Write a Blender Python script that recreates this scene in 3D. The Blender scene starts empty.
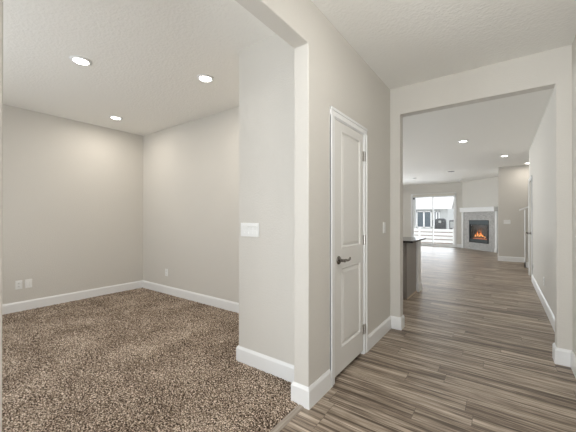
import bpy, bmesh, math, random
import numpy as np
from mathutils import Vector, Matrix

random.seed(7)
SC = bpy.context.scene
COL = SC.collection
R = math.radians

# ------------------------------------------------------------------ camera, world, sun, big lights, exposure
cam_data = bpy.data.cameras.new('camera')
cam = bpy.data.objects.new('camera', cam_data)
COL.objects.link(cam)
cam.location = (0, 0, 1.268)
cam.rotation_euler = (R(90.1855), 0, R(35.931))
cam_data.sensor_width = 36.0
cam_data.lens = 295.98 / 576 * 36
cam_data.shift_y = 0.54 / 576
cam_data.clip_start = 0.02
cam_data.clip_end = 300
SC.camera = cam

SC.view_settings.view_transform = 'Standard'
SC.view_settings.look = 'None'
SC.view_settings.gamma = 1
SC.view_settings.use_curve_mapping = False
SC.view_settings.exposure = 0.1

world = bpy.data.worlds.new('sky')
SC.world = world
world.use_nodes = True
bg = world.node_tree.nodes['Background']
bg.inputs['Color'].default_value = (0.93, 0.96, 1.0, 1)
bg.inputs['Strength'].default_value = 1.6


def area(name, loc, rot, sx, sy, power, color=(1, 1, 1), spread=180):
    L = bpy.data.lights.new(name, 'AREA')
    L.shape = 'RECTANGLE'
    L.size, L.size_y = sx, sy
    L.energy = power
    L.color = color
    L.spread = R(spread)
    o = bpy.data.objects.new(name, L)
    COL.objects.link(o)
    o.location = loc
    o.rotation_euler = rot
    return o


DAY = (0.82, 0.91, 1.0)
# daylight through front glazing and patio door, plus added unseen fill lights
area('daylight_front_window', (-3.2, -1.42, 1.45), (R(90), 0, 0), 2.0, 1.5, 18, DAY)
area('daylight_entry_glass', (-0.28, -1.42, 1.5), (R(90), 0, 0), 1.0, 1.9, 9, DAY)
area('entry_fill', (-0.08, 1.15, 2.66), (R(34), 0, 0), 0.5, 0.5, 17, (1.0, 0.98, 0.95))  # unseen fill light added to brighten the foyer walls
area('daylight_patio_door', (-2.46, 14.75, 1.15), (R(-90), 0, 0), 1.9, 2.1, 30, DAY)
area('great_room_fill', (-5.0, 14.75, 1.4), (R(-90), 0, 0), 1.8, 1.6, 90, DAY)  # fill light at an unseen window added to light the great room
area('kitchen_fill', (-6.45, 10.6, 1.5), (0, R(-90), 0), 1.4, 3.0, 42, DAY)  # fill light at an unseen window added to light the fireplace side
# upward fill lights added at the windows to brighten the ceilings
FILL = (0.93, 0.97, 1.0)
area('ceiling_fill_front_window', (-3.2, -1.5, 0.9), (R(130), 0, 0), 2.0, 0.8, 45, FILL)
area('ceiling_fill_entry', (-0.28, -1.5, 0.6), (R(130), 0, 0), 1.0, 1.0, 46, FILL)
area('ceiling_fill_patio', (-2.46, 14.8, 0.5), (R(-130), 0, 0), 1.9, 0.8, 12, FILL)
area('ceiling_fill_kitchen', (-6.5, 10.6, 0.9), (0, R(-130), 0), 0.8, 3.0, 170, FILL)
area('ceiling_fill_kitchen_side', (-6.5, 5.2, 0.9), (0, R(-168), 0), 0.8, 1.8, 300, FILL)  # extra upward fill added for the hall ceiling

# ------------------------------------------------------------------ materials


def mat(name, color, rough=0.6, metal=0.0, emit=None, estr=0.0, spec=0.5):
    m = bpy.data.materials.new(name)
    m.use_nodes = True
    b = m.node_tree.nodes['Principled BSDF']
    b.inputs['Base Color'].default_value = (*color, 1)
    b.inputs['Roughness'].default_value = rough
    b.inputs['Metallic'].default_value = metal
    b.inputs['Specular IOR Level'].default_value = spec
    if emit:
        b.inputs['Emission Color'].default_value = (*emit, 1)
        b.inputs['Emission Strength'].default_value = estr
    return m


class NT:
    """tiny node helper"""
    def __init__(self, m):
        self.t = m.node_tree
        self.b = self.t.nodes['Principled BSDF']

    def n(self, kind, **kw):
        x = self.t.nodes.new(kind)
        for k, v in kw.items():
            setattr(x, k, v)
        return x

    def l(self, a, b):
        self.t.links.new(a, b)

    def math(self, op, a, b=None, c=None):
        x = self.n('ShaderNodeMath', operation=op)
        for i, v in enumerate((a, b, c)):
            if v is None:
                continue
            if hasattr(v, 'is_linked'):
                self.l(v, x.inputs[i])
            else:
                x.inputs[i].default_value = v
        return x.outputs[0]

    def ramp(self, fac, stops):
        r = self.n('ShaderNodeValToRGB')
        e = r.color_ramp.elements
        while len(e) < len(stops):
            e.new(0.5)
        for i, (p, c) in enumerate(stops):
            e[i].position = p
            e[i].color = (*c, 1)
        self.l(fac, r.inputs[0])
        return r.outputs[0]


def paint(name, color, scale=160, strength=0.08, dist=0.002, rough=0.75, blotch=True):
    m = mat(name, color, rough, spec=0.25)
    t = NT(m)
    co = t.n('ShaderNodeNewGeometry').outputs['Position']
    nz = t.n('ShaderNodeTexNoise')
    nz.inputs['Scale'].default_value = scale
    nz.inputs['Detail'].default_value = 3
    t.l(co, nz.inputs['Vector'])
    bp = t.n('ShaderNodeBump')
    bp.inputs['Strength'].default_value = strength
    bp.inputs['Distance'].default_value = dist
    t.l(nz.outputs['Fac'], bp.inputs['Height'])
    t.l(bp.outputs[0], t.b.inputs['Normal'])
    return m


M = {}
M['wall'] = paint('greige_wall_paint', (0.66, 0.633, 0.583), 80, 0.5, 0.004)
M['ceiling'] = paint('textured_ceiling_paint', (0.88, 0.865, 0.82), 45, 0.8, 0.006)
M['trim'] = mat('white_semigloss_trim', (0.84, 0.84, 0.83), 0.35)
M['door'] = mat('white_door_paint', (0.76, 0.745, 0.71), 0.4)
M['plastic'] = mat('white_plastic', (0.84, 0.84, 0.82), 0.35)
M['slot'] = mat('dark_slot', (0.05, 0.05, 0.05), 0.6)
M['nickel'] = mat('satin_nickel', (0.24, 0.22, 0.20), 0.22, 1.0)
M['hinge'] = mat('hinge_nickel', (0.55, 0.53, 0.50), 0.35, 1.0)
M['granite'] = mat('dark_granite', (0.035, 0.033, 0.032), 0.12)
M['cabinet'] = mat('grey_stained_cabinet', (0.30, 0.275, 0.25), 0.45)
M['cabinet_dark'] = mat('toe_kick', (0.07, 0.06, 0.05), 0.6)
M['shoe'] = mat('wood_shoe_moulding', (0.55, 0.44, 0.32), 0.5)
M['black'] = mat('black_metal', (0.02, 0.022, 0.024), 0.4)
M['louver'] = mat('grey_metal_louver', (0.10, 0.115, 0.12), 0.35, 0.6)
M['ember'] = mat('firebox_lining', (0.05, 0.035, 0.03), 0.8)
M['vinyl'] = mat('white_vinyl', (0.88, 0.88, 0.87), 0.4)
M['blind'] = mat('white_blind', (0.85, 0.84, 0.81), 0.5)
M['head'] = mat('beige_head_rail', (0.66, 0.63, 0.56), 0.5)
M['siding'] = mat('pale_grey_siding', (0.50, 0.52, 0.51), 0.8)
M['roofing'] = mat('pale_shingles', (0.78, 0.77, 0.76), 0.9)
M['concrete'] = mat('pale_concrete', (0.75, 0.74, 0.72), 0.85)
M['cover'] = mat('grey_vinyl_cover', (0.09, 0.095, 0.10), 0.6)
M['meter'] = mat('grey_painted_metal', (0.15, 0.15, 0.155), 0.6)
M['winglass'] = mat('reflective_window_glass', (0.10, 0.13, 0.15), 0.1)
M['gap_shade'] = mat('fence_gap_shade', (0.36, 0.27, 0.22), 0.6)  # shade between the fence boards, put in as tan-brown colour
M['lens'] = mat('lit_lamp_lens', (0.9, 0.9, 0.9), 0.4, emit=(1, 0.96, 0.90), estr=9)
M['lens_off'] = mat('frosted_lens', (0.75, 0.75, 0.72), 0.4)
M['vent'] = mat('dark_grille', (0.10, 0.09, 0.08), 0.6)

g = bpy.data.materials.new('clear_glass')
g.use_nodes = True
nt = g.node_tree
nt.nodes.clear()
out = nt.nodes.new('ShaderNodeOutputMaterial')
mx = nt.nodes.new('ShaderNodeMixShader')
fr = nt.nodes.new('ShaderNodeFresnel')
fr.inputs[0].default_value = 1.3
tr = nt.nodes.new('ShaderNodeBsdfTransparent')
gl = nt.nodes.new('ShaderNodeBsdfGlossy')
gl.inputs['Roughness'].default_value = 0.02
nt.links.new(fr.outputs[0], mx.inputs[0])
nt.links.new(tr.outputs[0], mx.inputs[1])
nt.links.new(gl.outputs[0], mx.inputs[2])
nt.links.new(mx.outputs[0], out.inputs[0])
M['glass'] = g

# wood-look vinyl planks, boards running along X
m = mat('vinyl_plank_floor', (0.3, 0.25, 0.2), 0.4)
t = NT(m)
pos = t.n('ShaderNodeNewGeometry').outputs['Position']
sep = t.n('ShaderNodeSeparateXYZ')
t.l(pos, sep.inputs[0])
PW, PL = 0.145, 1.22
ry = t.math('DIVIDE', t.math('ADD', sep.outputs[1], 20 - 2.827 + 0.0), PW)
row = t.math('FLOOR', ry)
wn = t.n('ShaderNodeTexWhiteNoise', noise_dimensions='1D')
t.l(row, wn.inputs['W'])
cx = t.math('ADD', t.math('DIVIDE', sep.outputs[0], PL), t.math('MULTIPLY', wn.outputs['Value'], 7.0))
colid = t.math('FLOOR', cx)
comb = t.n('ShaderNodeCombineXYZ')
t.l(row, comb.inputs[0])
t.l(colid, comb.inputs[1])
wn2 = t.n('ShaderNodeTexWhiteNoise', noise_dimensions='2D')
t.l(comb.outputs[0], wn2.inputs['Vector'])
pid = wn2.outputs['Value']
# grain coordinates
gc = t.n('ShaderNodeCombineXYZ')
t.l(t.math('ADD', t.math('MULTIPLY', sep.outputs[0], 0.9), t.math('MULTIPLY', pid, 37.0)), gc.inputs[0])
t.l(t.math('ADD', t.math('MULTIPLY', sep.outputs[1], 17.0), t.math('MULTIPLY', pid, 91.0)), gc.inputs[1])
n1 = t.n('ShaderNodeTexNoise')
n1.inputs['Scale'].default_value = 1.3
n1.inputs['Detail'].default_value = 5
n1.inputs['Roughness'].default_value = 0.62
n1.inputs['Distortion'].default_value = 0.5
t.l(gc.outputs[0], n1.inputs['Vector'])
gc2 = t.n('ShaderNodeCombineXYZ')
t.l(t.math('MULTIPLY', sep.outputs[0], 9.0), gc2.inputs[0])
t.l(t.math('ADD', t.math('MULTIPLY', sep.outputs[1], 220.0), t.math('MULTIPLY', pid, 50.0)), gc2.inputs[1])
n2 = t.n('ShaderNodeTexNoise')
n2.inputs['Scale'].default_value = 1.0
n2.inputs['Detail'].default_value = 2
t.l(gc2.outputs[0], n2.inputs['Vector'])
gc3 = t.n('ShaderNodeCombineXYZ')
t.l(t.math('ADD', t.math('MULTIPLY', sep.outputs[0], 1.6), t.math('MULTIPLY', pid, 13.0)), gc3.inputs[0])
t.l(t.math('ADD', t.math('MULTIPLY', sep.outputs[1], 58.0), t.math('MULTIPLY', pid, 71.0)), gc3.inputs[1])
n3 = t.n('ShaderNodeTexNoise')
n3.inputs['Scale'].default_value = 1.0
n3.inputs['Detail'].default_value = 3
n3.inputs['Distortion'].default_value = 0.6
t.l(gc3.outputs[0], n3.inputs['Vector'])
# 0.5 = average board; wide cloudy bands, medium streaks, fine pores, board-to-board tone
v = t.math('ADD', t.math('MULTIPLY', t.math('SUBTRACT', n1.outputs['Fac'], 0.5), 1.25), 0.5)
v = t.math('ADD', v, t.math('MULTIPLY', t.math('SUBTRACT', n3.outputs['Fac'], 0.5), 0.85))
v = t.math('ADD', v, t.math('MULTIPLY', t.math('SUBTRACT', n2.outputs['Fac'], 0.5), 0.45))
v = t.math('ADD', v, t.math('MULTIPLY', t.math('SUBTRACT', pid, 0.5), 0.13))
c = t.ramp(v, [(0.20, (0.075, 0.050, 0.033)), (0.38, (0.155, 0.113, 0.080)), (0.55, (0.355, 0.283, 0.215)), (0.80, (0.66, 0.56, 0.455))])
# thin dark joints
fy = t.math('FRACT', ry)
fx = t.math('FRACT', cx)
ey = t.math('MULTIPLY', t.math('MINIMUM', fy, t.math('SUBTRACT', 1.0, fy)), PW)
ex = t.math('MULTIPLY', t.math('MINIMUM', fx, t.math('SUBTRACT', 1.0, fx)), PL)
edge = t.math('LESS_THAN', t.math('MINIMUM', ex, ey), 0.0013)
mixc = t.n('ShaderNodeMix', data_type='RGBA')
t.l(edge, mixc.inputs['Factor'])
t.l(c, mixc.inputs['A'])
mixc.inputs['B'].default_value = (0.10, 0.075, 0.055, 1)
t.l(mixc.outputs['Result'], t.b.inputs['Base Color'])
t.l(t.math('ADD', 0.34, t.math('MULTIPLY', n1.outputs['Fac'], 0.16)), t.b.inputs['Roughness'])
bp = t.n('ShaderNodeBump')
bp.inputs['Strength'].default_value = 0.35
bp.inputs['Distance'].default_value = 0.0015
t.l(v, bp.inputs['Height'])
t.l(bp.outputs[0], t.b.inputs['Normal'])
M['plank'] = m

# transition strip
m = mat('pale_wood_strip', (0.38, 0.33, 0.28), 0.45)
t = NT(m)
pos = t.n('ShaderNodeNewGeometry').outputs['Position']
mp = t.n('ShaderNodeMapping')
mp.inputs['Scale'].default_value = (120, 4, 1)
t.l(pos, mp.inputs[0])
n1 = t.n('ShaderNodeTexNoise')
n1.inputs['Scale'].default_value = 1.0
t.l(mp.outputs[0], n1.inputs['Vector'])
t.l(t.ramp(n1.outputs['Fac'], [(0.3, (0.27, 0.225, 0.18)), (0.7, (0.46, 0.40, 0.34))]), t.b.inputs['Base Color'])
M['strip'] = m

# carpet
m = mat('speckled_brown_carpet', (0.2, 0.15, 0.12), 0.95, spec=0.05)
t = NT(m)
pos = t.n('ShaderNodeNewGeometry').outputs['Position']
n1 = t.n('ShaderNodeTexNoise')
n1.inputs['Scale'].default_value = 105
n1.inputs['Detail'].default_value = 3
n1.inputs['Roughness'].default_value = 0.65
t.l(pos, n1.inputs['Vector'])
n2 = t.n('ShaderNodeTexNoise')
n2.inputs['Scale'].default_value = 3.0
n2.inputs['Detail'].default_value = 2
t.l(pos, n2.inputs['Vector'])
v = t.math('ADD', n1.outputs['Fac'], t.math('MULTIPLY', t.math('SUBTRACT', n2.outputs['Fac'], 0.5), 0.12))
t.l(t.ramp(v, [(0.40, (0.022, 0.014, 0.010)), (0.48, (0.19, 0.138, 0.10)), (0.54, (0.38, 0.295, 0.225)), (0.62, (0.85, 0.73, 0.61))]), t.b.inputs['Base Color'])
M['carpet'] = m

# fireplace stone: small pale grey mosaic pieces
m = mat('grey_stone_mosaic', (0.4, 0.39, 0.38), 0.6)
t = NT(m)
co = t.n('ShaderNodeTexCoord').outputs['Object']
mp = t.n('ShaderNodeMapping')
mp.inputs['Rotation'].default_value = (R(90), 0, 0)
t.l(co, mp.inputs[0])
br = t.n('ShaderNodeTexBrick')
br.inputs['Scale'].default_value = 1.0
br.inputs['Brick Width'].default_value = 0.035
br.inputs['Row Height'].default_value = 0.020
br.inputs['Mortar Size'].default_value = 0.002
br.inputs['Color1'].default_value = (0.30, 0.29, 0.28, 1)
br.inputs['Color2'].default_value = (0.60, 0.59, 0.57, 1)
br.inputs['Mortar'].default_value = (0.5, 0.49, 0.47, 1)
t.l(mp.outputs[0], br.inputs['Vector'])
t.l(br.outputs['Color'], t.b.inputs['Base Color'])
M['stone'] = m

# flame: hot body, orange tips (it gives off light)
m = bpy.data.materials.new('fire')
m.use_nodes = True
t = NT(m)
co = t.n('ShaderNodeTexCoord').outputs['Object']
sp = t.n('ShaderNodeSeparateXYZ')
t.l(co, sp.inputs[0])
cr = t.ramp(t.math('MULTIPLY', t.math('SUBTRACT', sp.outputs[2], 0.46), 3.2), [(0.0, (1.0, 0.55, 0.20)), (0.5, (1.0, 0.30, 0.06)), (1.0, (0.7, 0.12, 0.02))])
t.l(cr, t.b.inputs['Emission Color'])
t.b.inputs['Emission Strength'].default_value = 1.6
t.b.inputs['Base Color'].default_value = (0.3, 0.1, 0.03, 1)
M['fire'] = m
M['glow'] = mat('glowing_embers', (0.2, 0.08, 0.05), 0.9, emit=(1.0, 0.28, 0.12), estr=0.45)
M['log'] = mat('charred_log', (0.16, 0.09, 0.06), 0.9)

# ------------------------------------------------------------------ mesh helpers


class MB:
    def __init__(self):
        self.bm = bmesh.new()

    def box(self, x0, x1, y0, y1, z0, z1, bev=0.0, seg=2):
        r = bmesh.ops.create_cube(self.bm, size=1)
        vs = r['verts']
        for q in vs:
            q.co = Vector(((x0 + x1) / 2 + q.co.x * (x1 - x0), (y0 + y1) / 2 + q.co.y * (y1 - y0), (z0 + z1) / 2 + q.co.z * (z1 - z0)))
        if bev:
            es = list({e for q in vs for e in q.link_edges})
            bmesh.ops.bevel(self.bm, geom=es, offset=bev, segments=seg, affect='EDGES', profile=0.5)
        return self

    def prism(self, pts, axis, a, b, bev=0.0, seg=2):
        """extrude a closed outline; axis 'x': pts are (y,z); 'y': (x,z); 'z': (x,y)"""
        def P(p, h):
            return {'x': (h, p[0], p[1]), 'y': (p[0], h, p[1]), 'z': (p[0], p[1], h)}[axis]
        va = [self.bm.verts.new(P(p, a)) for p in pts]
        vb = [self.bm.verts.new(P(p, b)) for p in pts]
        n = len(pts)
        fs = [self.bm.faces.new(va), self.bm.faces.new(vb[::-1])]
        for i in range(n):
            j = (i + 1) % n
            fs.append(self.bm.faces.new((va[j], va[i], vb[i], vb[j])))
        bmesh.ops.recalc_face_normals(self.bm, faces=fs)
        if bev:
            es = list({e for f in fs for e in f.edges})
            bmesh.ops.bevel(self.bm, geom=es, offset=bev, segments=seg, affect='EDGES', profile=0.5)
        return self

    def lathe(self, prof, c=(0, 0, 0), axis='z', n=32):
        """prof = [(radius, height)]"""
        rings = []
        for r, h in prof:
            ring = []
            for k in range(n):
                a = 2 * math.pi * k / n
                p = (r * math.cos(a), r * math.sin(a), h)
                if axis == 'x':
                    p = (h, p[0], p[1])
                elif axis == 'y':
                    p = (p[0], h, p[1])
                ring.append(self.bm.verts.new((p[0] + c[0], p[1] + c[1], p[2] + c[2])))
            rings.append(ring)
        fs = []
        for q in range(len(rings) - 1):
            for k in range(n):
                j = (k + 1) % n
                fs.append(self.bm.faces.new((rings[q][k], rings[q][j], rings[q + 1][j], rings[q + 1][k])))
        fs.append(self.bm.faces.new(rings[0][::-1]))
        fs.append(self.bm.faces.new(rings[-1]))
        bmesh.ops.recalc_face_normals(self.bm, faces=fs)
        return self

    def tube(self, path, radii, n=12):
        path = [Vector(p) for p in path]
        rings = []
        up = Vector((0, 0, 1))
        for i, p in enumerate(path):
            d = (path[min(i + 1, len(path) - 1)] - path[max(i - 1, 0)]).normalized()
            s = d.cross(up)
            if s.length < 1e-3:
                s = d.cross(Vector((1, 0, 0)))
            s.normalize()
            w = s.cross(d).normalized()
            r = radii[i] if isinstance(radii, (list, tuple)) else radii
            rings.append([self.bm.verts.new(p + s * (r * math.cos(2 * math.pi * k / n)) + w * (r * math.sin(2 * math.pi * k / n))) for k in range(n)])
        fs = []
        for q in range(len(rings) - 1):
            for k in range(n):
                j = (k + 1) % n
                fs.append(self.bm.faces.new((rings[q][k], rings[q][j], rings[q + 1][j], rings[q + 1][k])))
        fs.append(self.bm.faces.new(rings[0][::-1]))
        fs.append(self.bm.faces.new(rings[-1]))
        bmesh.ops.recalc_face_normals(self.bm, faces=fs)
        return self

    def build(self, name, material, parent=None, smooth=False, world_coords=False):
        me = bpy.data.meshes.new(name)
        if world_coords and parent is not None:
            off = Vector(parent.location)
            if parent.parent:
                off = off + Vector(parent.parent.location)
            for q in self.bm.verts:
                q.co -= off
        if smooth:
            for f in self.bm.faces:
                f.smooth = True
        self.bm.to_mesh(me)
        self.bm.free()
        me.materials.append(material)
        o = bpy.data.objects.new(name, me)
        COL.objects.link(o)
        if parent is not None:
            o.parent = parent
        if smooth:
            me.set_sharp_from_angle(angle=R(40))
        return o


def struct(name, mb, m, parent=None, **kw):
    o = mb.build(name, m, parent, **kw)
    if parent is None:
        o['kind'] = 'structure'
    return o


def tag(o, label, cat, group=None):
    o['label'] = label
    o['category'] = cat
    if group:
        o['group'] = group
    return o


def thing(name, label, cat, loc=(0, 0, 0), rotz=0, group=None):
    o = bpy.data.objects.new(name, None)
    o.empty_display_size = 0.1
    COL.objects.link(o)
    o.location = loc
    o.rotation_euler = (0, 0, rotz)
    return tag(o, label, cat, group)


def dup(root, loc, rotz, label):
    r = root.copy()
    COL.objects.link(r)
    r.location = loc
    r.rotation_euler = (0, 0, rotz)
    r['label'] = label
    for ch in list(root.children):
        c = ch.copy()
        COL.objects.link(c)
        c.parent = r
        for gch in ch.children:
            d = gch.copy()
            COL.objects.link(d)
            d.parent = c
    return r


# ------------------------------------------------------------------ measurements
XD, XP = -1.047, -1.1655          # face and back of the wall with the white door
YP, YRT = 1.677, 1.859            # end of the pier, face of the closet wall
XRT = -1.886
YO, YO2 = 3.452, 3.572            # cased opening wall
XL, XR2, XR = -0.936, 0.379, 0.4796
XRM, YRM = -5.249, 2.787          # carpeted room
YFR = -1.3                        # front of the house
H, O = 2.74, 2.434
YF, YW = 14.356, 10.67
XLF = -6.2
CT = 0.012                        # carpet thickness

# ------------------------------------------------------------------ structure
struct('floor', MB().box(-6.4, 2.6, -1.5, YF + 0.12, -0.12, 0.0), M['plank'])
# ceilings
struct('ceiling', MB().box(-6.4, 2.6, -1.5, YF + 0.15, H, H + 0.12), M['ceiling'])

# wall holding the white door, with the header over the carpeted room
DY0, DY1, DZ = 2.036, 2.646, 2.045
mb = MB().prism([(YFR, 0), (0.188, 0), (0.188, O), (YP, O), (YP, 0), (DY0, 0), (DY0, DZ), (DY1, DZ), (DY1, 0),
                 (YO + 0.02, 0), (YO + 0.02, H + 0.02), (YFR, H + 0.02)], 'x', XP, XD, bev=0.007, seg=3)
struct('wall_entry', mb, M['wall'])
# closet wall facing the carpeted room (return) and its side
mb = MB().prism([(XRT, YRT), (XP + 0.004, YRT), (XP + 0.004, YRT + 0.11), (XRT + 0.11, YRT + 0.11), (XRT + 0.11, YRM + 0.02), (XRT, YRM + 0.02)],
                'z', -0.02, H + 0.02, bev=0.008, seg=3)
struct('wall_closet', mb, M['wall'])
struct('wall_room_back', MB().box(XRM - 0.12, XP + 0.01, YRM, YRM + 0.12, 0, H + 0.01), M['wall'])
struct('wall_left', MB().box(XRM - 0.12, XRM, -1.5, YRM + 0.12, 0, H + 0.01), M['wall'])
# front wall of the house with a window and a glazed entry
mb = MB()
for a, b_, c_, d_ in [(-5.4, -4.2, 0, H), (-4.2, -2.2, 0, 0.7), (-4.2, -2.2, 2.2, H), (-2.2, -0.8, 0, H), (-0.8, 0.24, 2.45, H), (0.24, 2.6, 0, H)]:
    mb.box(a, b_, YFR - 0.12, YFR, c_, d_)
struct('wall_front', mb, M['wall'])
# wall with the wide opening
mb = MB().prism([(XLF, 0), (XL, 0), (XL, O), (XR2, O), (XR2, 0), (XR + 0.05, 0), (XR + 0.05, H + 0.02), (XLF, H + 0.02)], 'y', YO, YO2, bev=0.007, seg=3)
struct('wall_opening', mb, M['wall'])
# right wall, entry to hall, ending beside the stair
RWE = 8.47
RD0, RD1 = 7.66, 8.34
mb = MB().prism([(YFR, 0), (RD0, 0), (RD0, DZ), (RD1, DZ), (RD1, 0), (RWE, 0), (RWE, H + 0.02), (YFR, H + 0.02)], 'x', XR, XR + 0.12)
struct('wall_right', mb, M['wall'])
struct('wall_right_closet', MB().box(1.3, 1.42, YO, RWE, 0, H + 0.01), M['wall'])
struct('wall_right_closet_back', MB().box(XR + 0.12, 1.3, RWE - 0.12, RWE, 0, H + 0.01), M['wall'])
# far wall right of the fireplace (L shape)
mb = MB().prism([(-0.104, YW), (2.6, YW), (2.6, YW + 0.12), (0.016, YW + 0.12), (0.016, YF + 0.12), (-0.104, YF + 0.12)], 'z', -0.01, H + 0.02, bev=0.008, seg=3)
struct('wall_stair', mb, M['wall'])
struct('wall_stair_end', MB().box(2.5, 2.6, 8.35, YW, 0, 1.3).box(2.5, 2.6, 8.35, 8.9, 1.3, H).box(2.5, 2.6, 10.1, YW, 1.3, H).box(2.5, 2.6, 8.9, 10.1, 2.45, H), M['wall'])
struct('wall_stair_near', MB().box(1.42, 2.6, RWE - 0.12, RWE, 0, H + 0.01), M['wall'])
# diagonal wall above / behind fireplace
FX, FY = -0.732, 13.728
hw = 0.9235
mb = MB().prism([(-1.36, YF), (-0.104, 13.10), (-0.08, 13.10), (-0.08, YF + 0.02), (-1.36, YF + 0.02)], 'z', -0.01, H + 0.02)
struct('wall_chimney', mb, M['wall'])
# far wall with patio door and an added unseen window further left
SX0, SX1, SZ = -3.41, -1.58, 2.335
mb = MB()
for a, b_, c_, d_ in [(XLF, -5.9, 0, H), (-5.9, -4.1, 0, 0.6), (-5.9, -4.1, 2.2, H), (-4.1, SX0 + 0.03, 0, H), (SX0 + 0.03, SX1 - 0.03, SZ - 0.03, H), (SX1 - 0.03, -0.1, 0, H)]:
    mb.box(a, b_, YF, YF + 0.15, c_, d_)
struct('wall_back', mb, M['wall'])
mb = MB()
for a, b_, c_, d_ in [(YO, 4.2, 0, H), (4.2, 6.2, 0, 0.8), (4.2, 6.2, 2.2, H), (6.2, 9.0, 0, H), (9.0, 12.2, 0, 0.8), (9.0, 12.2, 2.2, H), (12.2, YF + 0.15, 0, H)]:
    mb.box(XLF - 0.12, XLF, a, b_, c_, d_)
struct('wall_kitchen', mb, M['wall'])

# baseboards: profile with an eased top
BH, BT = 0.14, 0.015


def baseboard(name, pts, z0=0.0):
    """pts: plan polyline; the board stands on the left-hand side of the direction of travel"""
    bm = bmesh.new()
    prof = [(0, 0), (BT, 0), (BT, BH - 0.022), (BT - 0.004, BH - 0.012), (BT - 0.009, BH - 0.003), (BT - 0.011, BH), (0, BH)]
    P = [Vector((a, b)) for a, b in pts]
    n = len(P)
    rings = []
    for i in range(n):
        def nrm(a, b):
            d = (b - a).normalized()
            return Vector((-d.y, d.x))
        if i == 0:
            w = nrm(P[0], P[1])
        elif i == n - 1:
            w = nrm(P[-2], P[-1])
        else:
            a, b = nrm(P[i - 1], P[i]), nrm(P[i], P[i + 1])
            w = (a + b) / (1 + a.dot(b))
        rings.append([bm.verts.new((P[i].x + w.x * o_, P[i].y + w.y * o_, z0 + z)) for o_, z in prof])
    k = len(prof)
    fs = []
    for i in range(n - 1):
        for j in range(k):
            fs.append(bm.faces.new((rings[i][j], rings[i][(j + 1) % k], rings[i + 1][(j + 1) % k], rings[i + 1][j])))
    fs.append(bm.faces.new(rings[0]))
    fs.append(bm.faces.new(rings[-1][::-1]))
    bmesh.ops.recalc_face_normals(bm, faces=fs)
    me = bpy.data.meshes.new(name)
    bm.to_mesh(me)
    bm.free()
    me.materials.append(M['trim'])
    o = bpy.data.objects.new(name, me)
    COL.objects.link(o)
    o['kind'] = 'structure'
    return o


CI, CO_ = 0.0, 0.066   # casing width
baseboard('baseboard_left', [(XRM, YRM), (XRM, YFR)])
baseboard('baseboard_room_back', [(XRT, YRM), (XRM, YRM)])
baseboard('baseboard_closet', [(XP, YRT), (XRT, YRT), (XRT, YRM)][::-1][::-1] and [(XP, YRT), (XRT, YRT), (XRT, YRM - BT)][::-1][::-1])
baseboard('baseboard_pier', [(XD, DY0 - CO_), (XD, YP), (XP, YP), (XP, YRT - BT)][::-1][::-1])
baseboard('baseboard_entry', [(XL, YO2), (XL, YO), (XD, YO), (XD, DY1 + CO_)])
baseboard('baseboard_entry_near', [(XP, 0.188), (XD, 0.188), (XD, YFR)][::-1][::-1])
baseboard('baseboard_right', [(XR, YFR), (XR, YO), (XR2, YO), (XR2, YO2), (XR, YO2), (XR, RD0 - CO_)])
baseboard('baseboard_back', [(-1.36, YF), (SX1 + 0.005, YF)])
baseboard('baseboard_back_left', [(SX0 - 0.005, YF), (XLF, YF)])
baseboard('baseboard_stair', [(2.5, YW), (-0.104, YW), (-0.104, 13.0)])

# transition strip between carpet and planks
mb = MB().prism([(-1.116, 0), (-1.072, 0), (-1.076, 0.006), (-1.088, 0.010), (-1.104, 0.011), (-1.114, 0.008)], 'y', 0.19, YP - BT)
struct('trim_1', mb, M['strip'])

# carpet
def carpet():
    step = 0.0105
    xs = np.arange(XRM + 0.006, -1.114, step)
    ys = np.arange(YFR + 0.01, YRM - 0.005, step)
    nx, ny = len(xs), len(ys)
    rng = np.random.default_rng(3)
    X, Y = np.meshgrid(xs, ys, indexing='ij')
    jx = rng.uniform(-0.3, 0.3, X.shape) * step
    jy = rng.uniform(-0.3, 0.3, X.shape) * step
    Z = CT + rng.uniform(-0.0055, 0.0035, X.shape)
    jx[-1, :] *= 0.0
    Z[-1, :] = 0.003
    Xv = X + jx
    # keep the floor of the closet and the pier free of pile
    keepv = ~((X > XRT - 0.006) & (Y > YRT - 0.006)) & ~((X > XP - 0.02) & (Y > YP - 0.003)) & ~((X > XP - 0.012) & (Y < 0.18))
    co = np.stack([Xv, Y + jy, Z], -1).reshape(-1, 3)
    idx = np.arange(nx * ny).reshape(nx, ny)
    q = np.stack([idx[:-1, :-1], idx[1:, :-1], idx[1:, 1:], idx[:-1, 1:]], -1).reshape(-1, 4)
    ok = keepv.reshape(-1)[q].all(1)
    q = q[ok]
    me = bpy.data.meshes.new('carpet')
    me.vertices.add(len(co))
    me.vertices.foreach_set('co', co.astype(np.float32).ravel())
    me.loops.add(q.size)
    me.loops.foreach_set('vertex_index', q.astype(np.int32).ravel())
    me.polygons.add(len(q))
    me.polygons.foreach_set('loop_start', np.arange(0, q.size, 4, dtype=np.int32))
    me.polygons.foreach_set('loop_total', np.full(len(q), 4, dtype=np.int32))
    me.polygons.foreach_set('use_smooth', np.ones(len(q), dtype=bool))
    me.update()
    bm_ = bmesh.new()
    bm_.from_mesh(me)
    bmesh.ops.delete(bm_, geom=[q_ for q_ in bm_.verts if not q_.link_faces], context='VERTS')
    bm_.to_mesh(me)
    bm_.free()
    me.materials.append(M['carpet'])
    o = bpy.data.objects.new('carpet', me)
    COL.objects.link(o)
    o['kind'] = 'stuff'
    tag(o, 'speckled brown cut-pile carpet covering the floor of the room on the left', 'carpet')


carpet()

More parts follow.
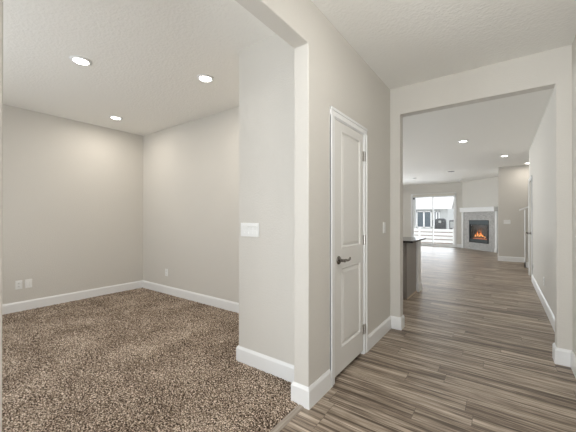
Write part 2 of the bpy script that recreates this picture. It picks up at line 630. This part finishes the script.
# ------------------------------------------------------------------ doors and windows of the setting
def casing(mb, axis, face, sign, a0, a1, z1, w=0.062, th=0.017):
    """flat casing with a raised outer band around an opening a0..a1, height z1, on the plane x/y = face"""
    def bx(p0, p1, q0, q1, t0, t1):
        f0, f1 = sorted((face + sign * t0, face + sign * t1))
        if axis == 'x':
            mb.box(f0, f1, p0, p1, q0, q1, 0.002, 1)
        else:
            mb.box(p0, p1, f0, f1, q0, q1, 0.002, 1)
    ow = w * 0.35
    bx(a0 - w, a0, 0, z1 + 0.002, -0.002, th - 0.006)
    bx(a1, a1 + w, 0, z1 + 0.002, -0.002, th - 0.006)
    bx(a0 - w, a1 + w, z1, z1 + w, -0.002, th - 0.006)
    bx(a0 - w, a0 - w + ow, 0, z1 + 0.002, 0, th)
    bx(a1 + w - ow, a1 + w, 0, z1 + 0.002, 0, th)
    bx(a0 - w, a1 + w, z1 + w - ow, z1 + w, 0, th)


def panel_door(parent, face, y0, y1, zb, zt, panels, th=0.035):
    """two-panel slab lying on plane x = face (face towards +x)"""
    bm = bmesh.new()
    ys = sorted({y0, y1, *[p[0] for p in panels], *[p[1] for p in panels]})
    zs = sorted({zb, zt, *[p[2] for p in panels], *[p[3] for p in panels]})
    gv = {(i, j): bm.verts.new((face, y, z)) for i, y in enumerate(ys) for j, z in enumerate(zs)}
    pf = []
    for i in range(len(ys) - 1):
        for j in range(len(zs) - 1):
            f = bm.faces.new((gv[i, j], gv[i + 1, j], gv[i + 1, j + 1], gv[i, j + 1]))
            for p in panels:
                if abs(ys[i] - p[0]) < 1e-6 and abs(zs[j] - p[2]) < 1e-6:
                    pf.append(f)
    bmesh.ops.recalc_face_normals(bm, faces=bm.faces[:])
    if bm.faces[0].normal.x < 0:
        bmesh.ops.reverse_faces(bm, faces=bm.faces[:])
    for f in pf:
        for th_, dp in ((0.004, 0.003), (0.012, -0.012), (0.006, 0.0), (0.022, 0.007)):
            r = bmesh.ops.inset_region(bm, faces=[f], thickness=th_, depth=dp, use_even_offset=True)
    # sides and back
    be = [e for e in bm.edges if e.is_boundary]
    r = bmesh.ops.extrude_edge_only(bm, edges=be)
    nv = [q for q in r['geom'] if isinstance(q, bmesh.types.BMVert)]
    for q in nv:
        q.co.x = face - th
    bmesh.ops.holes_fill(bm, edges=[e for e in bm.edges if e.is_boundary])
    bmesh.ops.recalc_face_normals(bm, faces=bm.faces[:])
    me = bpy.data.meshes.new('door_slab')
    off = Vector(parent.location)
    for q in bm.verts:
        q.co -= off
    bm.to_mesh(me)
    bm.free()
    me.materials.append(M['door'])
    o = bpy.data.objects.new('door_slab', me)
    COL.objects.link(o)
    o.parent = parent
    return o


# white closet door
d1 = bpy.data.objects.new('door_1', None)
COL.objects.link(d1)
d1.location = (XD, (DY0 + DY1) / 2, 0)
d1['kind'] = 'structure'
mb = MB()
casing(mb, 'x', XD, 1, DY0 + 0.004, DY1 - 0.004, DZ - 0.004)
mb.box(XP, XD + 0.004, DY0 - 0.001, DY0 + 0.012, 0, DZ)
mb.box(XP, XD + 0.004, DY1 - 0.012, DY1 + 0.001, 0, DZ)
mb.box(XP, XD + 0.004, DY0, DY1, DZ - 0.012, DZ + 0.001)
mb.box(XD - 0.062, XD - 0.044, DY0 + 0.012, DY0 + 0.022, 0, DZ - 0.012)
mb.box(XD - 0.062, XD - 0.044, DY1 - 0.022, DY1 - 0.012, 0, DZ - 0.012)
struct('door_frame', mb, M['trim'], d1, world_coords=True)
slab = panel_door(d1, XD + 0.001, DY0 + 0.015, DY1 - 0.015, 0.038, DZ - 0.016,
                  [(2.175, 2.560, 0.225, 0.865), (2.175, 2.560, 1.020, 1.962)])
mb = MB()
mb.lathe([(0.033, 0), (0.033, 0.006), (0.028, 0.012), (0.013, 0.015), (0.012, 0.048), (0.014, 0.058)], (XD + 0.001, 2.118, 0.932), 'x', 28)
mb.tube([(XD + 0.052, 2.112, 0.932), (XD + 0.055, 2.145, 0.934), (XD + 0.056, 2.18, 0.928), (XD + 0.055, 2.21, 0.933), (XD + 0.05, 2.232, 0.944)],
        [0.011, 0.0105, 0.009, 0.0085, 0.007])
hd = mb.build('door_handle', M['nickel'], d1, smooth=True, world_coords=True)
hd['label'] = 'satin nickel lever handle'
for z in (1.835, 1.06, 0.235):
    mb = MB()
    mb.lathe([(0.0065, -0.045), (0.0065, 0.045)], (XD + 0.012, DY1 - 0.010, z), 'z', 12)
    mb.box(XD + 0.001, XD + 0.006, DY1 - 0.04, DY1 - 0.01, z - 0.044, z + 0.044)
    mb.box(XD + 0.011, XD + 0.0145, DY1 - 0.008, DY1 + 0.016, z - 0.044, z + 0.044)
    mb.build('hinge', M['hinge'], d1, world_coords=True)

# door near the end of the hall's right wall
d2 = bpy.data.objects.new('door_2', None)
COL.objects.link(d2)
d2.location = (XR, (RD0 + RD1) / 2, 0)
d2['kind'] = 'structure'
mb = MB()
casing(mb, 'x', XR, -1, RD0, RD1, DZ)
struct('door_frame', mb, M['trim'], d2, world_coords=True)
mb = MB().box(XR + 0.02, XR + 0.055, RD0, RD1, 0.02, DZ)
for za, zb in ((0.24, 0.86), (1.03, 1.94)):
    mb.box(XR + 0.014, XR + 0.03, RD0 + 0.11, RD1 - 0.11, za, zb, 0.005, 1)
struct('door_slab', mb, M['door'], d2, world_coords=True)
mb = MB().lathe([(0.03, 0.02), (0.03, 0.012), (0.012, 0.008), (0.012, -0.03), (0.026, -0.042), (0.028, -0.055), (0.018, -0.066)], (XR, RD1 - 0.08, 0.93), 'x', 20)
hd = mb.build('door_handle', M['nickel'], d2, smooth=True, world_coords=True)
hd['label'] = 'dark metal door knob'

# sliding patio door
d3 = bpy.data.objects.new('door_3', None)
COL.objects.link(d3)
d3.location = ((SX0 + SX1) / 2, YF, 0)
d3['kind'] = 'structure'
mb = MB()
casing(mb, 'y', YF, -1, SX0 + 0.05, SX1 - 0.05, SZ - 0.05, w=0.05)
struct('door_casing', mb, M['trim'], d3, world_coords=True)
a, b_ = SX0 + 0.045, SX1 - 0.045
mb = MB()
mb.box(a, a + 0.025, YF + 0.01, YF + 0.13, 0, SZ - 0.065).box(b_ - 0.025, b_, YF + 0.01, YF + 0.13, 0, SZ - 0.065)
mb.box(a, b_, YF + 0.01, YF + 0.13, SZ - 0.105, SZ - 0.065).box(a, b_, YF + 0.01, YF + 0.13, 0, 0.035)
struct('door_frame', mb, M['vinyl'], d3, world_coords=True)
mid = (a + b_) / 2
for (x0, x1, yy) in ((a + 0.025, mid + 0.02, YF + 0.085), (mid - 0.02, b_ - 0.025, YF + 0.045)):
    mb = MB()
    w = 0.038
    mb.box(x0, x0 + w, yy, yy + 0.035, 0.035, SZ - 0.105).box(x1 - w, x1, yy, yy + 0.035, 0.035, SZ - 0.105)
    mb.box(x0 + w, x1 - w, yy, yy + 0.035, 0.035, 0.12).box(x0 + w, x1 - w, yy, yy + 0.035, SZ - 0.165, SZ - 0.105)
    fr_ = struct('sash', mb, M['vinyl'], d3, world_coords=True)
    mb = MB().box(x0 + w, x1 - w, yy + 0.015, yy + 0.020, 0.12, SZ - 0.165)
    gp = mb.build('pane', M['glass'], fr_)
    gp.data.transform(Matrix.Translation(-Vector(d3.location)))
mb = MB().box(mid - 0.012, mid + 0.012, YF + 0.02, YF + 0.045, 0.9, 1.15, 0.004)
mb.build('door_handle', M['meter'], d3, world_coords=True)
# glazing of the unseen front window, entry door and remaining windows
def window(name, axis, pos_, a0, a1, z0, z1, mull=1):
    w = bpy.data.objects.new(name, None)
    COL.objects.link(w)
    w['kind'] = 'structure'
    c = (a0 + a1) / 2
    w.location = (c, pos_, z0) if axis == 'y' else (pos_, c, z0)
    mb = MB()
    f = 0.05
    def bx(p0, p1, q0, q1, t=0.03):
        if axis == 'y':
            mb.box(p0, p1, pos_ - t, pos_ + t, q0, q1)
        else:
            mb.box(pos_ - t, pos_ + t, p0, p1, q0, q1)
    bx(a0, a0 + f, z0, z1)
    bx(a1 - f, a1, z0, z1)
    bx(a0, a1, z0, z0 + f)
    bx(a0, a1, z1 - f, z1)
    for i in range(mull):
        c = a0 + (a1 - a0) * (i + 1) / (mull + 1)
        bx(c - 0.025, c + 0.025, z0, z1)
    mb.build('window_frame', M['vinyl'], w, world_coords=True)
    mb = MB()
    bx(a0 + 0.01, a1 - 0.01, z0 + 0.01, z1 - 0.01, 0.003)
    mb.build('pane', M['glass'], w, world_coords=True)


window('window_1', 'y', YFR - 0.06, -4.2, -2.2, 0.7, 2.2)
window('window_2', 'y', YFR - 0.06, -0.8, 0.24, 0.0, 2.45)
window('added_window_3', 'y', YF + 0.08, -5.9, -4.1, 0.6, 2.2)  # unseen window, added to bring light into the great room
window('added_window_4', 'x', XLF - 0.06, 9.0, 12.2, 0.8, 2.2)  # unseen window, added and placed for the light it lets in
window('added_window_6', 'x', XLF - 0.06, 4.2, 6.2, 0.8, 2.2)  # unseen window, added to go with the hall ceiling fill
window('window_5', 'x', 2.55, 8.9, 10.1, 1.3, 2.45, 0)

# vertical blind pulled to the left of the patio door
vb = thing('vertical_blind', 'white vertical blind stacked open at the left of the patio door', 'blind', (SX0 + 0.9, YF - 0.06, SZ - 0.1))
mb = MB().box(SX0 + 0.10, SX1 - 0.06, YF - 0.10, YF - 0.02, SZ - 0.13, SZ - 0.03, 0.004)
mb.build('head_rail', M['head'], vb, world_coords=True)
for k in range(7):
    x = SX0 + 0.085 + k * 0.022
    mb = MB()
    mb.bm.from_mesh(bpy.data.meshes.new('x'))
    vs = []
    z0, z1 = 0.78 - 0.004 * k, SZ - 0.13
    mb.prism([(x, YF - 0.105), (x + 0.006, YF - 0.065), (x, YF - 0.025), (x + 0.003, YF - 0.025), (x + 0.009, YF - 0.065), (x + 0.003, YF - 0.105)], 'z', z0, z1)
    mb.build('slat', M['blind'], vb, world_coords=True)
mb = MB().box(SX0 + 0.115, SX0 + 0.19, YF - 0.125, YF - 0.105, SZ - 0.25, SZ - 0.17, 0.004)
ch = mb.build('control_box', M['cover'], vb, world_coords=True)
ch['label'] = 'small dark control box'

# ------------------------------------------------------------------ recessed lights
def downlight(loc, label, group, energy):
    t_ = thing('recessed_light', label, 'ceiling light', loc, 0, group)
    mb = MB().lathe([(0.088, 0.004), (0.090, -0.004), (0.084, -0.010), (0.066, -0.013), (0.060, -0.008), (0.060, 0.004)], n=40)
    mb.build('trim_ring', M['trim'], t_, smooth=True)
    mb = MB().lathe([(0.058, -0.004), (0.056, -0.012), (0.045, -0.016), (0.02, -0.018), (0.004, -0.0185)], n=32)
    mb.build('lamp_lens', M['lens'], t_, smooth=True)
    L = bpy.data.lights.new('lamp', 'AREA')
    L.shape = 'DISK'
    L.size = 0.10
    L.energy = energy
    L.color = (1.0, 0.93, 0.84)
    lo = bpy.data.objects.new('lamp', L)
    COL.objects.link(lo)
    lo.parent = t_
    lo.location = (0, 0, -0.022)
    return t_


G1 = 'recessed lights in the carpeted room ceiling'
a = downlight((-3.197, 1.104, H), 'lit round recessed light nearest the camera over the carpeted room', G1, 7)
dup(a, (-4.604, 2.038, H), 0, 'lit round recessed light near the far left corner of the carpeted room')
dup(a, (-2.535, 2.014, H), 0, 'lit round recessed light over the carpet near the closet wall')
G2 = 'recessed lights in the hall and great room ceiling'
a = downlight((-0.609, 6.58, H), 'lit recessed light nearest the opening in the hall ceiling', G2, 4)
dup(a, (0.04, 8.72, H), 0, 'lit recessed light in the hall ceiling in front of the fireplace wall')
dup(a, (0.56, 10.25, H), 0, 'lit recessed light over the stair, half hidden by the right wall')
t_ = thing('recessed_light', 'unlit dark recessed speaker in the great room ceiling before the patio door', 'ceiling speaker', (-1.326, 10.68, H))
t_.name = 'ceiling_speaker'
MB().lathe([(0.115, 0.002), (0.116, -0.004), (0.108, -0.007), (0.104, -0.005), (0.104, 0.002)], n=32).build('trim_ring', M['trim'], t_, smooth=True)
MB().lathe([(0.103, 0.001), (0.103, -0.006), (0.02, -0.012)], n=32).build('grille', M['vent'], t_, smooth=True)
for loc, lb in (((-1.316, 13.2, H), 'small white round smoke detector on the ceiling near the fireplace'), ((-2.66, 11.7, H), 'small white round smoke detector on the ceiling left of the patio door')):
    s_ = thing('smoke_detector', lb, 'smoke detector', loc)
    MB().lathe([(0.07, 0.002), (0.07, -0.02), (0.06, -0.034), (0.02, -0.04)], n=28).build('housing', M['plastic'], s_, smooth=True)
    MB().lathe([(0.012, -0.037), (0.012, -0.0415), (0.004, -0.042)], n=12).build('sensor', M['vent'], s_, smooth=True)

# ------------------------------------------------------------------ switch and outlet plates (local: plate in the XZ plane, facing -Y)
def plate(t_, w, h=0.117):
    MB().box(-w / 2, w / 2, -0.007, 0.001, -h / 2, h / 2, 0.003, 2).build('cover_plate', M['plastic'], t_)


def rocker(t_, x):
    mb = MB()
    mb.prism([(-0.006, -0.033), (-0.0105, -0.033), (-0.0075, 0.0), (-0.0125, 0.033), (-0.006, 0.033)], 'x', x - 0.016, x + 0.016)
    mb.build('rocker_switch', M['plastic'], t_)


def switch(label, loc, rotz, gangs):
    t_ = thing('light_switch', label, 'light switch', loc, rotz)
    plate(t_, 0.07 + 0.046 * (gangs - 1))
    for k in range(gangs):
        rocker(t_, (k - (gangs - 1) / 2) * 0.046)
    return t_


def outlet(label, loc, rotz):
    t_ = thing('wall_outlet', label, 'outlet', loc, rotz)
    plate(t_, 0.072)
    for z in (0.021, -0.021):
        rc = MB().box(-0.0165, 0.0165, -0.0095, -0.006, z - 0.014, z + 0.014, 0.002, 2).build('receptacle', M['plastic'], t_)
        for k, (x, hh) in enumerate(((-0.0065, 0.005), (0.0065, 0.004))):
            MB().box(x - 0.0012, x + 0.0012, -0.0102, -0.009, z - hh + 0.002, z + hh + 0.002).build('slot', M['slot'], rc)
        MB().lathe([(0.0028, -0.0102), (0.0028, -0.009)], (0, 0, z - 0.008), 'y', 10).build('slot', M['slot'], rc)
    return t_


switch('wide white four-rocker switch plate on the closet wall beside the carpet', (-1.7485, YRT, 1.163), 0, 4)
switch('narrow white switch plate on the wall right of the white door', (XD, 3.229, 1.158), R(90), 1)
outlet('white duplex outlet low on the left wall of the carpeted room', (XRM, 1.097, 0.366), R(90))
t_ = thing('data_plate', 'white data jack plate beside the outlet on the left wall', 'wall plate', (XRM, 1.197, 0.366), R(90))
plate(t_, 0.076)
for x in (-0.012, 0.012):
    MB().box(x - 0.009, x + 0.009, -0.010, -0.006, -0.033, 0.033, 0.002, 1).build('jack_insert', M['plastic'], t_)
outlet('white outlet low on the back wall of the carpeted room', (-4.497, YRM, 0.36), 0)
switch('wide white switch plate on the stair wall right of the fireplace', (0.105, YW, 1.14), 0, 3)
outlet('white outlet low on the right wall of the hall', (XR, 5.55, 0.36), R(-90))
outlet('white outlet low on the right wall next to the hall door casing', (XR, 7.40, 0.33), R(-90))

# ------------------------------------------------------------------ kitchen peninsula
pw = struct('wall_peninsula', MB().prism([(-4.2, 5.40), (-1.165, 5.40), (-1.165, 5.60), (-4.2, 5.60)], 'z', 0, 0.885, bev=0.006), M['trim'])
baseboard('baseboard_peninsula', [(-1.165, 5.60), (-1.165, 5.40), (-1.205, 5.40)][::-1][::-1])
bpy.data.objects['baseboard_peninsula']
cb = thing('base_cabinet', 'grey-brown base cabinet at the end of the kitchen peninsula', 'cabinet', (-1.66, 5.1, 0))
MB().box(-2.11, -1.215, 4.78, 5.399, 0.10, 0.885).box(-2.11, -1.215, 4.85, 5.399, 0, 0.10).build('body', M['cabinet'], cb, world_coords=True)
MB().box(-1.215, -1.197, 4.775, 5.399, 0.0, 0.885, 0.002, 1).build('end_panel', M['cabinet'], cb, world_coords=True)
MB().box(-1.197, -1.183, 4.775, 5.399, 0.0, 0.022, 0.004, 2).build('shoe_moulding', M['shoe'], cb, world_coords=True)
for x0, x1 in ((-2.105, -1.665), (-1.66, -1.22)):
    for z0, z1, nm in ((0.105, 0.70, 'door'), (0.71, 0.875, 'drawer')):
        mb = MB().box(x0, x1, 4.762, 4.78, z0, z1, 0.002, 1)
        p_ = mb.build(nm, M['cabinet_dark'] if False else M['cabinet'], cb, world_coords=True)
        xc = (x0 + x1) / 2
        zc = (z0 + z1) / 2 if nm == 'drawer' else 0.62
        k_ = MB().lathe([(0.006, 0), (0.006, -0.018), (0.014, -0.024), (0.010, -0.030)], (xc - cb.location.x, 4.762 - cb.location.y, zc), 'y', 12)
        k_.build('knob', M['nickel'], p_)
ct = MB().box(-3.9, -1.085, 4.665, 5.62, 0.886, 0.916, 0.004, 2).build('countertop', M['granite'])
tag(ct, 'dark polished stone countertop on the kitchen peninsula', 'countertop')

# ------------------------------------------------------------------ fireplace (local: x along the wall, -y towards the room)
fp = thing('fireplace', 'corner gas fireplace with white mantel and pale grey mosaic surround', 'fireplace', (FX, FY, 0), R(-45))
def L(mb, name, m, parent=fp, **kw):
    return mb.build(name, m, parent, **kw)
mb = MB()
sw, sy = 0.775, -0.06
f0, f1, fz0, fz1 = -0.443, 0.513, 0.28, 1.165
mb.box(-0.745, f0, sy, 0.0, 0, 1.49).box(f1, 0.80, sy, 0.0, 0, 1.49).box(f0, f1, sy, 0.0, 0, fz0).box(f0, f1, sy, 0.0, fz1, 1.49)
L(mb, 'surround', M['stone'])
for s in (-1, 1):
    x0, x1 = (-0.845, -0.745) if s < 0 else (0.80, 0.885)
    L(MB().box(x0, x1, -0.085, 0.0, 0, 1.49, 0.003, 1).box(x0 - 0.008, x1 + 0.004, -0.098, 0.0, 0, 0.15, 0.003, 1), 'mantel_leg', M['trim'])
L(MB().box(-0.80, 0.885, -0.20, 0.0, 1.49, 1.655, 0.004, 1).box(-0.815, 0.885, -0.215, 0.0, 1.64, 1.665, 0.003, 1), 'mantel_shelf', M['trim'])
# firebox: frame, hood, interior
mb = MB()
mb.box(f0, f0 + 0.075, -0.075, 0.0, fz0, fz1).box(f1 - 0.045, f1, -0.075, 0.0, fz0, fz1)
mb.box(f0, f1, -0.070, 0.0, fz1 - 0.06, fz1).box(f0, f1, -0.070, 0.0, fz0, fz0 + 0.05)
mb.box(f0 + 0.07, f0 + 0.12, -0.06, 0.0, fz0 + 0.05, fz1 - 0.06).box(f0 + 0.07, f1, -0.06, 0.0, fz1 - 0.25, fz1 - 0.17)
L(mb, 'firebox_frame', M['black'])
L(MB().box(f0 + 0.005, f1 - 0.005, -0.085, -0.05, fz1 - 0.175, fz1 - 0.012, 0.006, 1), 'hood', M['louver'])
L(MB().box(f0 + 0.07, f1 - 0.045, -0.084, -0.05, fz0 + 0.03, fz0 + 0.15, 0.006, 1), 'lower_louver', M['louver'])
mb = MB()
x0, x1, z0, z1 = f0 + 0.08, f1 - 0.05, fz0 + 0.14, fz1 - 0.18
mb.box(x0, x1, -0.012, -0.004, z0, z1).box(x0, x1, -0.055, -0.004, z0 - 0.01, z0)
L(mb, 'firebox_lining', M['ember'])
mb = MB().prism([(x0 + 0.06, z0), (x1 - 0.06, z0), (x1 - 0.12, z0 + 0.045), (0.05, z0 + 0.06), (-0.1, z0 + 0.05), (x0 + 0.12, z0 + 0.04)], 'y', -0.045, -0.02)
L(mb, 'ember_bed', M['glow'])
for (xa, za, xb, zb, r) in ((-0.27, z0 + 0.07, 0.30, z0 + 0.09, 0.028), (-0.18, z0 + 0.05, 0.02, z0 + 0.17, 0.02), (0.22, z0 + 0.05, 0.05, z0 + 0.18, 0.02)):
    L(MB().tube([(xa, -0.036, za), ((xa + xb) / 2, -0.034, (za + zb) / 2 + 0.006), (xb, -0.036, zb)], [r * 0.9, r, r * 0.85], 10), 'log', M['log'], smooth=True)
for (x, hgt, w) in ((-0.16, 0.14, 0.05), (-0.06, 0.25, 0.06), (0.03, 0.20, 0.05), (0.11, 0.26, 0.055), (0.20, 0.15, 0.05), (0.29, 0.08, 0.04)):
    zz = z0 + 0.06
    mb = MB().tube([(x, -0.03, zz), (x + 0.01, -0.03, zz + hgt * 0.3), (x - 0.008, -0.03, zz + hgt * 0.65), (x + 0.006, -0.03, zz + hgt)], [w * 0.35, w * 0.5, w * 0.28, 0.003], 10)
    L(mb, 'flame', M['fire'], smooth=True)
pg = L(MB().box(x0, x1, -0.064, -0.061, z0, z1), 'pane', M['glass'])
fl = bpy.data.lights.new('fire_glow', 'POINT')
fl.energy = 0.6
fl.color = (1, 0.4, 0.15)
fl.shadow_soft_size = 0.02
flo = bpy.data.objects.new('fire_glow', fl)
COL.objects.link(flo)
flo.parent = fp
flo.location = (0.05, -0.05, z0 + 0.33)

# ------------------------------------------------------------------ stair half wall with sloping cap
mb = MB().prism([(0.475, 0), (2.49, 0), (2.49, 2.3), (0.475, 1.47)], 'y', 9.62, 9.74)
struct('wall_stair_rail', mb, M['wall'])
mb = MB().box(0.455, 0.475, 9.60, 9.76, 0, 1.47).prism([(0.36, 1.445), (2.49, 2.33), (2.49, 2.37), (0.36, 1.485)], 'y', 9.58, 9.78)
struct('trim_2', mb, M['trim'])
baseboard('baseboard_stair_rail', [(2.0, 9.60), (0.455, 9.60), (0.455, 9.76)][::-1])

# ------------------------------------------------------------------ outside
struct('ground', MB().box(-30, 20, YF + 0.12, 60, -0.25, -0.06), M['concrete'])
fn = thing('garden_fence', 'low white horizontal-board fence outside the patio door', 'fence', (-3.0, 16.3, -0.06))
for x in (-5.0, -3.45, -1.9, -0.35):
    MB().box(x - 0.05, x + 0.05, 16.25, 16.35, -0.06, 0.74).build('post', M['vinyl'], fn, world_coords=True)
for k in range(4):
    z = 0.70 - 0.18 * k
    MB().box(-5.0, -0.35, 16.26, 16.29, z - 0.20, z - 0.10).build('gap_shade', M['gap_shade'], fn, world_coords=True)  # strips added behind the gaps, coloured as the shaded background there
    MB().box(-5.0, -0.35, 16.22, 16.25, z - 0.14, z, 0.003, 1).build('board', M['vinyl'], fn, world_coords=True)

gr = thing('covered_grill', 'rounded dark grey covered grill standing behind the white fence', 'grill', (-2.62, 17.2, -0.06))
mb = MB().prism([(-0.24, 0.28), (0.24, 0.28), (0.255, 1.0), (0.24, 1.20), (0.17, 1.28), (-0.15, 1.28), (-0.23, 1.20), (-0.255, 1.0)], 'y', -0.22, 0.22, bev=0.05, seg=3)
mb.build('cover', M['cover'], gr, smooth=True)
for x in (-0.2, 0.2):
    for y in (-0.17, 0.17):
        MB().box(x - 0.02, x + 0.02, y - 0.02, y + 0.02, 0, 0.31).build('leg', M['meter'], gr)
MB().box(-0.06, 0.06, -0.235, -0.21, 1.05, 1.17, 0.008, 2).build('vent_flap', M['siding'], gr)
ub = thing('utility_box', 'narrow grey utility box on a post right of the covered grill', 'utility box', (-2.08, 17.2, -0.06))
MB().box(-0.03, 0.03, -0.03, 0.03, 0, 0.75).build('post', M['meter'], ub)
MB().box(-0.13, 0.13, -0.06, 0.06, 0.72, 1.19, 0.015, 2).build('body', M['meter'], ub)
MB().box(-0.09, 0.09, -0.075, -0.06, 0.80, 1.12, 0.008, 2).build('cover', M['siding'], ub)

def house(label, x0, x1, y0, y1, eave, ridge, wins):
    hs = thing('neighbour_house', label, 'house', ((x0 + x1) / 2, y0, -0.06))
    mb = MB().box(x0, x1, y0, y1, -0.06, eave)
    mb.build('wall', M['siding'], hs, world_coords=True)
    ym = (y0 + y1) / 2
    MB().prism([(y0 - 0.35, eave - 0.05), (ym, ridge), (y1 + 0.35, eave - 0.05), (y1 + 0.35, eave + 0.1), (ym, ridge + 0.18), (y0 - 0.35, eave + 0.1)][::1], 'x', x0 - 0.3, x1 + 0.3).build('roof', M['roofing'], hs, world_coords=True)
    MB().box(x0 - 0.3, x1 + 0.3, y0 - 0.38, y0 - 0.35, eave - 0.07, eave + 0.1).build('gutter', M['vinyl'], hs, world_coords=True)
    for (a0, a1, c0, c1) in wins:
        mb = MB()
        f = 0.07
        mb.box(a0, a0 + f, y0 - 0.05, y0, c0, c1).box(a1 - f, a1, y0 - 0.05, y0, c0, c1).box(a0, a1, y0 - 0.05, y0, c0, c0 + f).box(a0, a1, y0 - 0.05, y0, c1 - f, c1)
        c = (a0 + a1) / 2
        mb.box(c - 0.05, c + 0.05, y0 - 0.05, y0, c0, c1)
        w_ = mb.build('window', M['vinyl'], hs, world_coords=True)
        mb = MB().box(a0 + f, a1 - f, y0 - 0.02, y0 - 0.005, c0 + f, c1 - f)
        p_ = mb.build('pane', M['winglass'], w_)
        p_.data.transform(Matrix.Translation(-Vector(hs.location)))
    return hs


house('pale grey neighbour house with white-trimmed windows behind the fence', -9.0, -3.2, 24.0, 28.0, 1.95, 3.3, [(-5.3, -4.25, 0.5, 1.75), (-4.12, -3.72, 0.5, 1.75)])
house('distant pale neighbour house at the right edge of the patio glass', -4.6, 2.0, 36.0, 42.0, 1.9, 3.6, [(-4.2, -3.6, 0.7, 1.5)])
